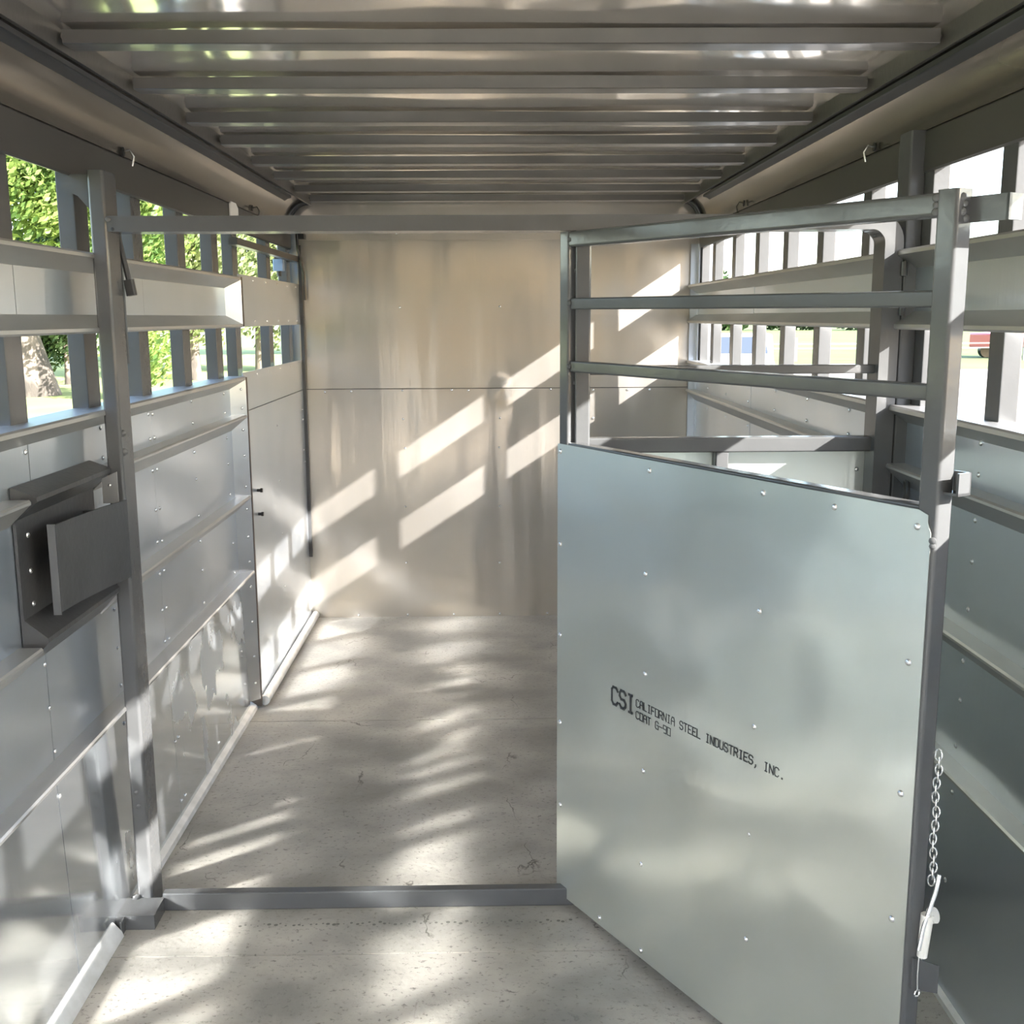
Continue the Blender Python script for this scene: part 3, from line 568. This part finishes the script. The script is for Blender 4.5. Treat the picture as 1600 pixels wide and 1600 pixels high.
for i in range(13):
    x = 20 + i * 9.0 + random.uniform(-1, 1); y = 138 + random.uniform(-4, 4)
    tree('field_shrub', 'distant shrub in the line behind the grass field, %s from the back wall' % (ordn[i] if i < 15 else 'sixteenth'), x, y, 2, 0, [(-1.2, 0, 2.0, 3.0, .85), (2.3, 0, 1.6, 2.4, .9)], 1400, .45, leaf_b, group=g, cat='shrub')
tree('field_tree', 'dark tree beyond the parked car seen through the right slats', 13.2, 70, 4, .2, [(0, 0, 3.3, 2.0, 1), (-1.5, 0, 2.6, 1.5, 1)], 3500, .2, leaf_b)
# unseen timber building behind the viewer, added so the sheets reflect a darker tan
bn = thing('added_backdrop', 'added brown timber building behind the open rear, darkens reflections in the sheets', 'added_backdrop', (-3, -12, GZ)); struct(bn)
backdrop_m = mat('backdrop_boards', (.46, .29, .14), .8, 0, (.34, .20, .09), (9, 9, .6), 5)
obj('wall', MB().box(-12, 12, -16, -12, GZ, GZ + 3.6), backdrop_m, bn)
obj('roof', MB().prism([(-12.4, -16.4, GZ + 3.55), (-12.4, -11.6, GZ + 3.55), (-12.4, -14, GZ + 5.2)], (24.8, 0, 0)), mat('backdrop_roof', (.18, .17, .16), .5, .4), bn)
# post and rail fence
fn = thing('field_fence', 'low post and rail fence crossing the grass field beyond the right slats', 'fence', (25, 44, GZ))
fence_m = mat('fence_wood', (.25, .24, .21), .8)
for z in (.50, .68): obj('fence_rail', MB().box(6, 60, 43.98, 44.02, GZ + z, GZ + z + .05), fence_m, fn)
for k in range(18): obj('fence_post', MB().box(6 + k * 3.1, 6.09 + k * 3.1, 43.93, 44.02, GZ, GZ + .95), fence_m, fn)
# parked car
def car(name, label, x, y, ang, body, glass, L=4.3, Wd=1.75, H=1.45, pick=False):
    t = thing(name, label, 'car' if not pick else 'truck', (x, y, GZ)); ca, sa = math.cos(ang), math.sin(ang)
    def X(v): return Vector((x + v.x * ca - v.y * sa, y + v.x * sa + v.y * ca, GZ + v.z))
    if not pick: side = [(-L / 2, .30), (-L / 2, .75), (-L / 2 + .9, .95), (-L / 2 + 1.5, H), (L / 2 - 1.2, H), (L / 2 - .3, .98), (L / 2, .85), (L / 2, .30)]
    else: side = [(-L / 2, .45), (-L / 2, 1.05), (-L / 2 + 1.1, 1.12), (-L / 2 + 1.6, H), (-L / 2 + 2.9, H), (-L / 2 + 3.0, 1.15), (L / 2, 1.15), (L / 2, .45)]
    o = obj('body', MB().prism([(sx, -Wd / 2, sz) for sx, sz in side], (0, Wd, 0)).map(X), body, t); bv = o.modifiers.new('b', 'BEVEL'); bv.width = .06; bv.segments = 3
    a, b = side[2], side[3]
    lerp = lambda p, q, k: (p[0] + (q[0] - p[0]) * k, p[1] + (q[1] - p[1]) * k)
    p, q = lerp(a, b, .12), lerp(a, b, .88)
    obj('windshield', MB().prism([(p[0] - .02, -Wd / 2 + .12, p[1]), (p[0] - .02, Wd / 2 - .12, p[1]), (q[0] - .02, Wd / 2 - .18, q[1]), (q[0] - .02, -Wd / 2 + .18, q[1])], (.03, 0, -.02)).map(X), glass, t)
    for s_ in (-1, 1):
        y0_ = s_ * (Wd / 2 + .005)
        if not pick: w = [(-L / 2 + 1.15, 1.0), (-L / 2 + 1.62, H - .08), (L / 2 - 1.3, H - .08), (L / 2 - .75, 1.02)]
        else: w = [(-L / 2 + 1.35, 1.2), (-L / 2 + 1.7, H - .08), (-L / 2 + 2.8, H - .08), (-L / 2 + 2.85, 1.2)]
        obj('side_window', MB().prism([(sx, y0_, sz) for sx, sz in w], (0, -.02 * s_, 0)).map(X), glass, t)
        for wx in (-L / 2 + .8, L / 2 - .85):
            wh = obj('wheel', MB().tube([(wx, s_ * (Wd / 2 - .18), .33), (wx, s_ * (Wd / 2 + .02), .33)], .33, 20).map(X), black_m, t)
            obj('hub', MB().tube([(wx, s_ * (Wd / 2 + .01), .33), (wx, s_ * (Wd / 2 + .03), .33)], .18, 14).map(X), rivet_m, wh)
    return t
white_car = mat('car_paint', (.62, .63, .64), .25, 0, coat=.6); blue_glass = mat('car_glass', (.05, .06, .075), .4, 0); red_p = mat('red_paint', (.45, .05, .05), .35, 0, coat=.4)
car('parked_car', 'white parked car with bluish windows beyond the right slats near the back wall', 5.6, 25.5, PI * .44, white_car, blue_glass, H=1.42)
car('red_pickup', 'small red pickup at the far edge of the right gap', 23.2, 46.8, .2, red_p, blue_glass, 4.8, 1.8, 1.65, True)
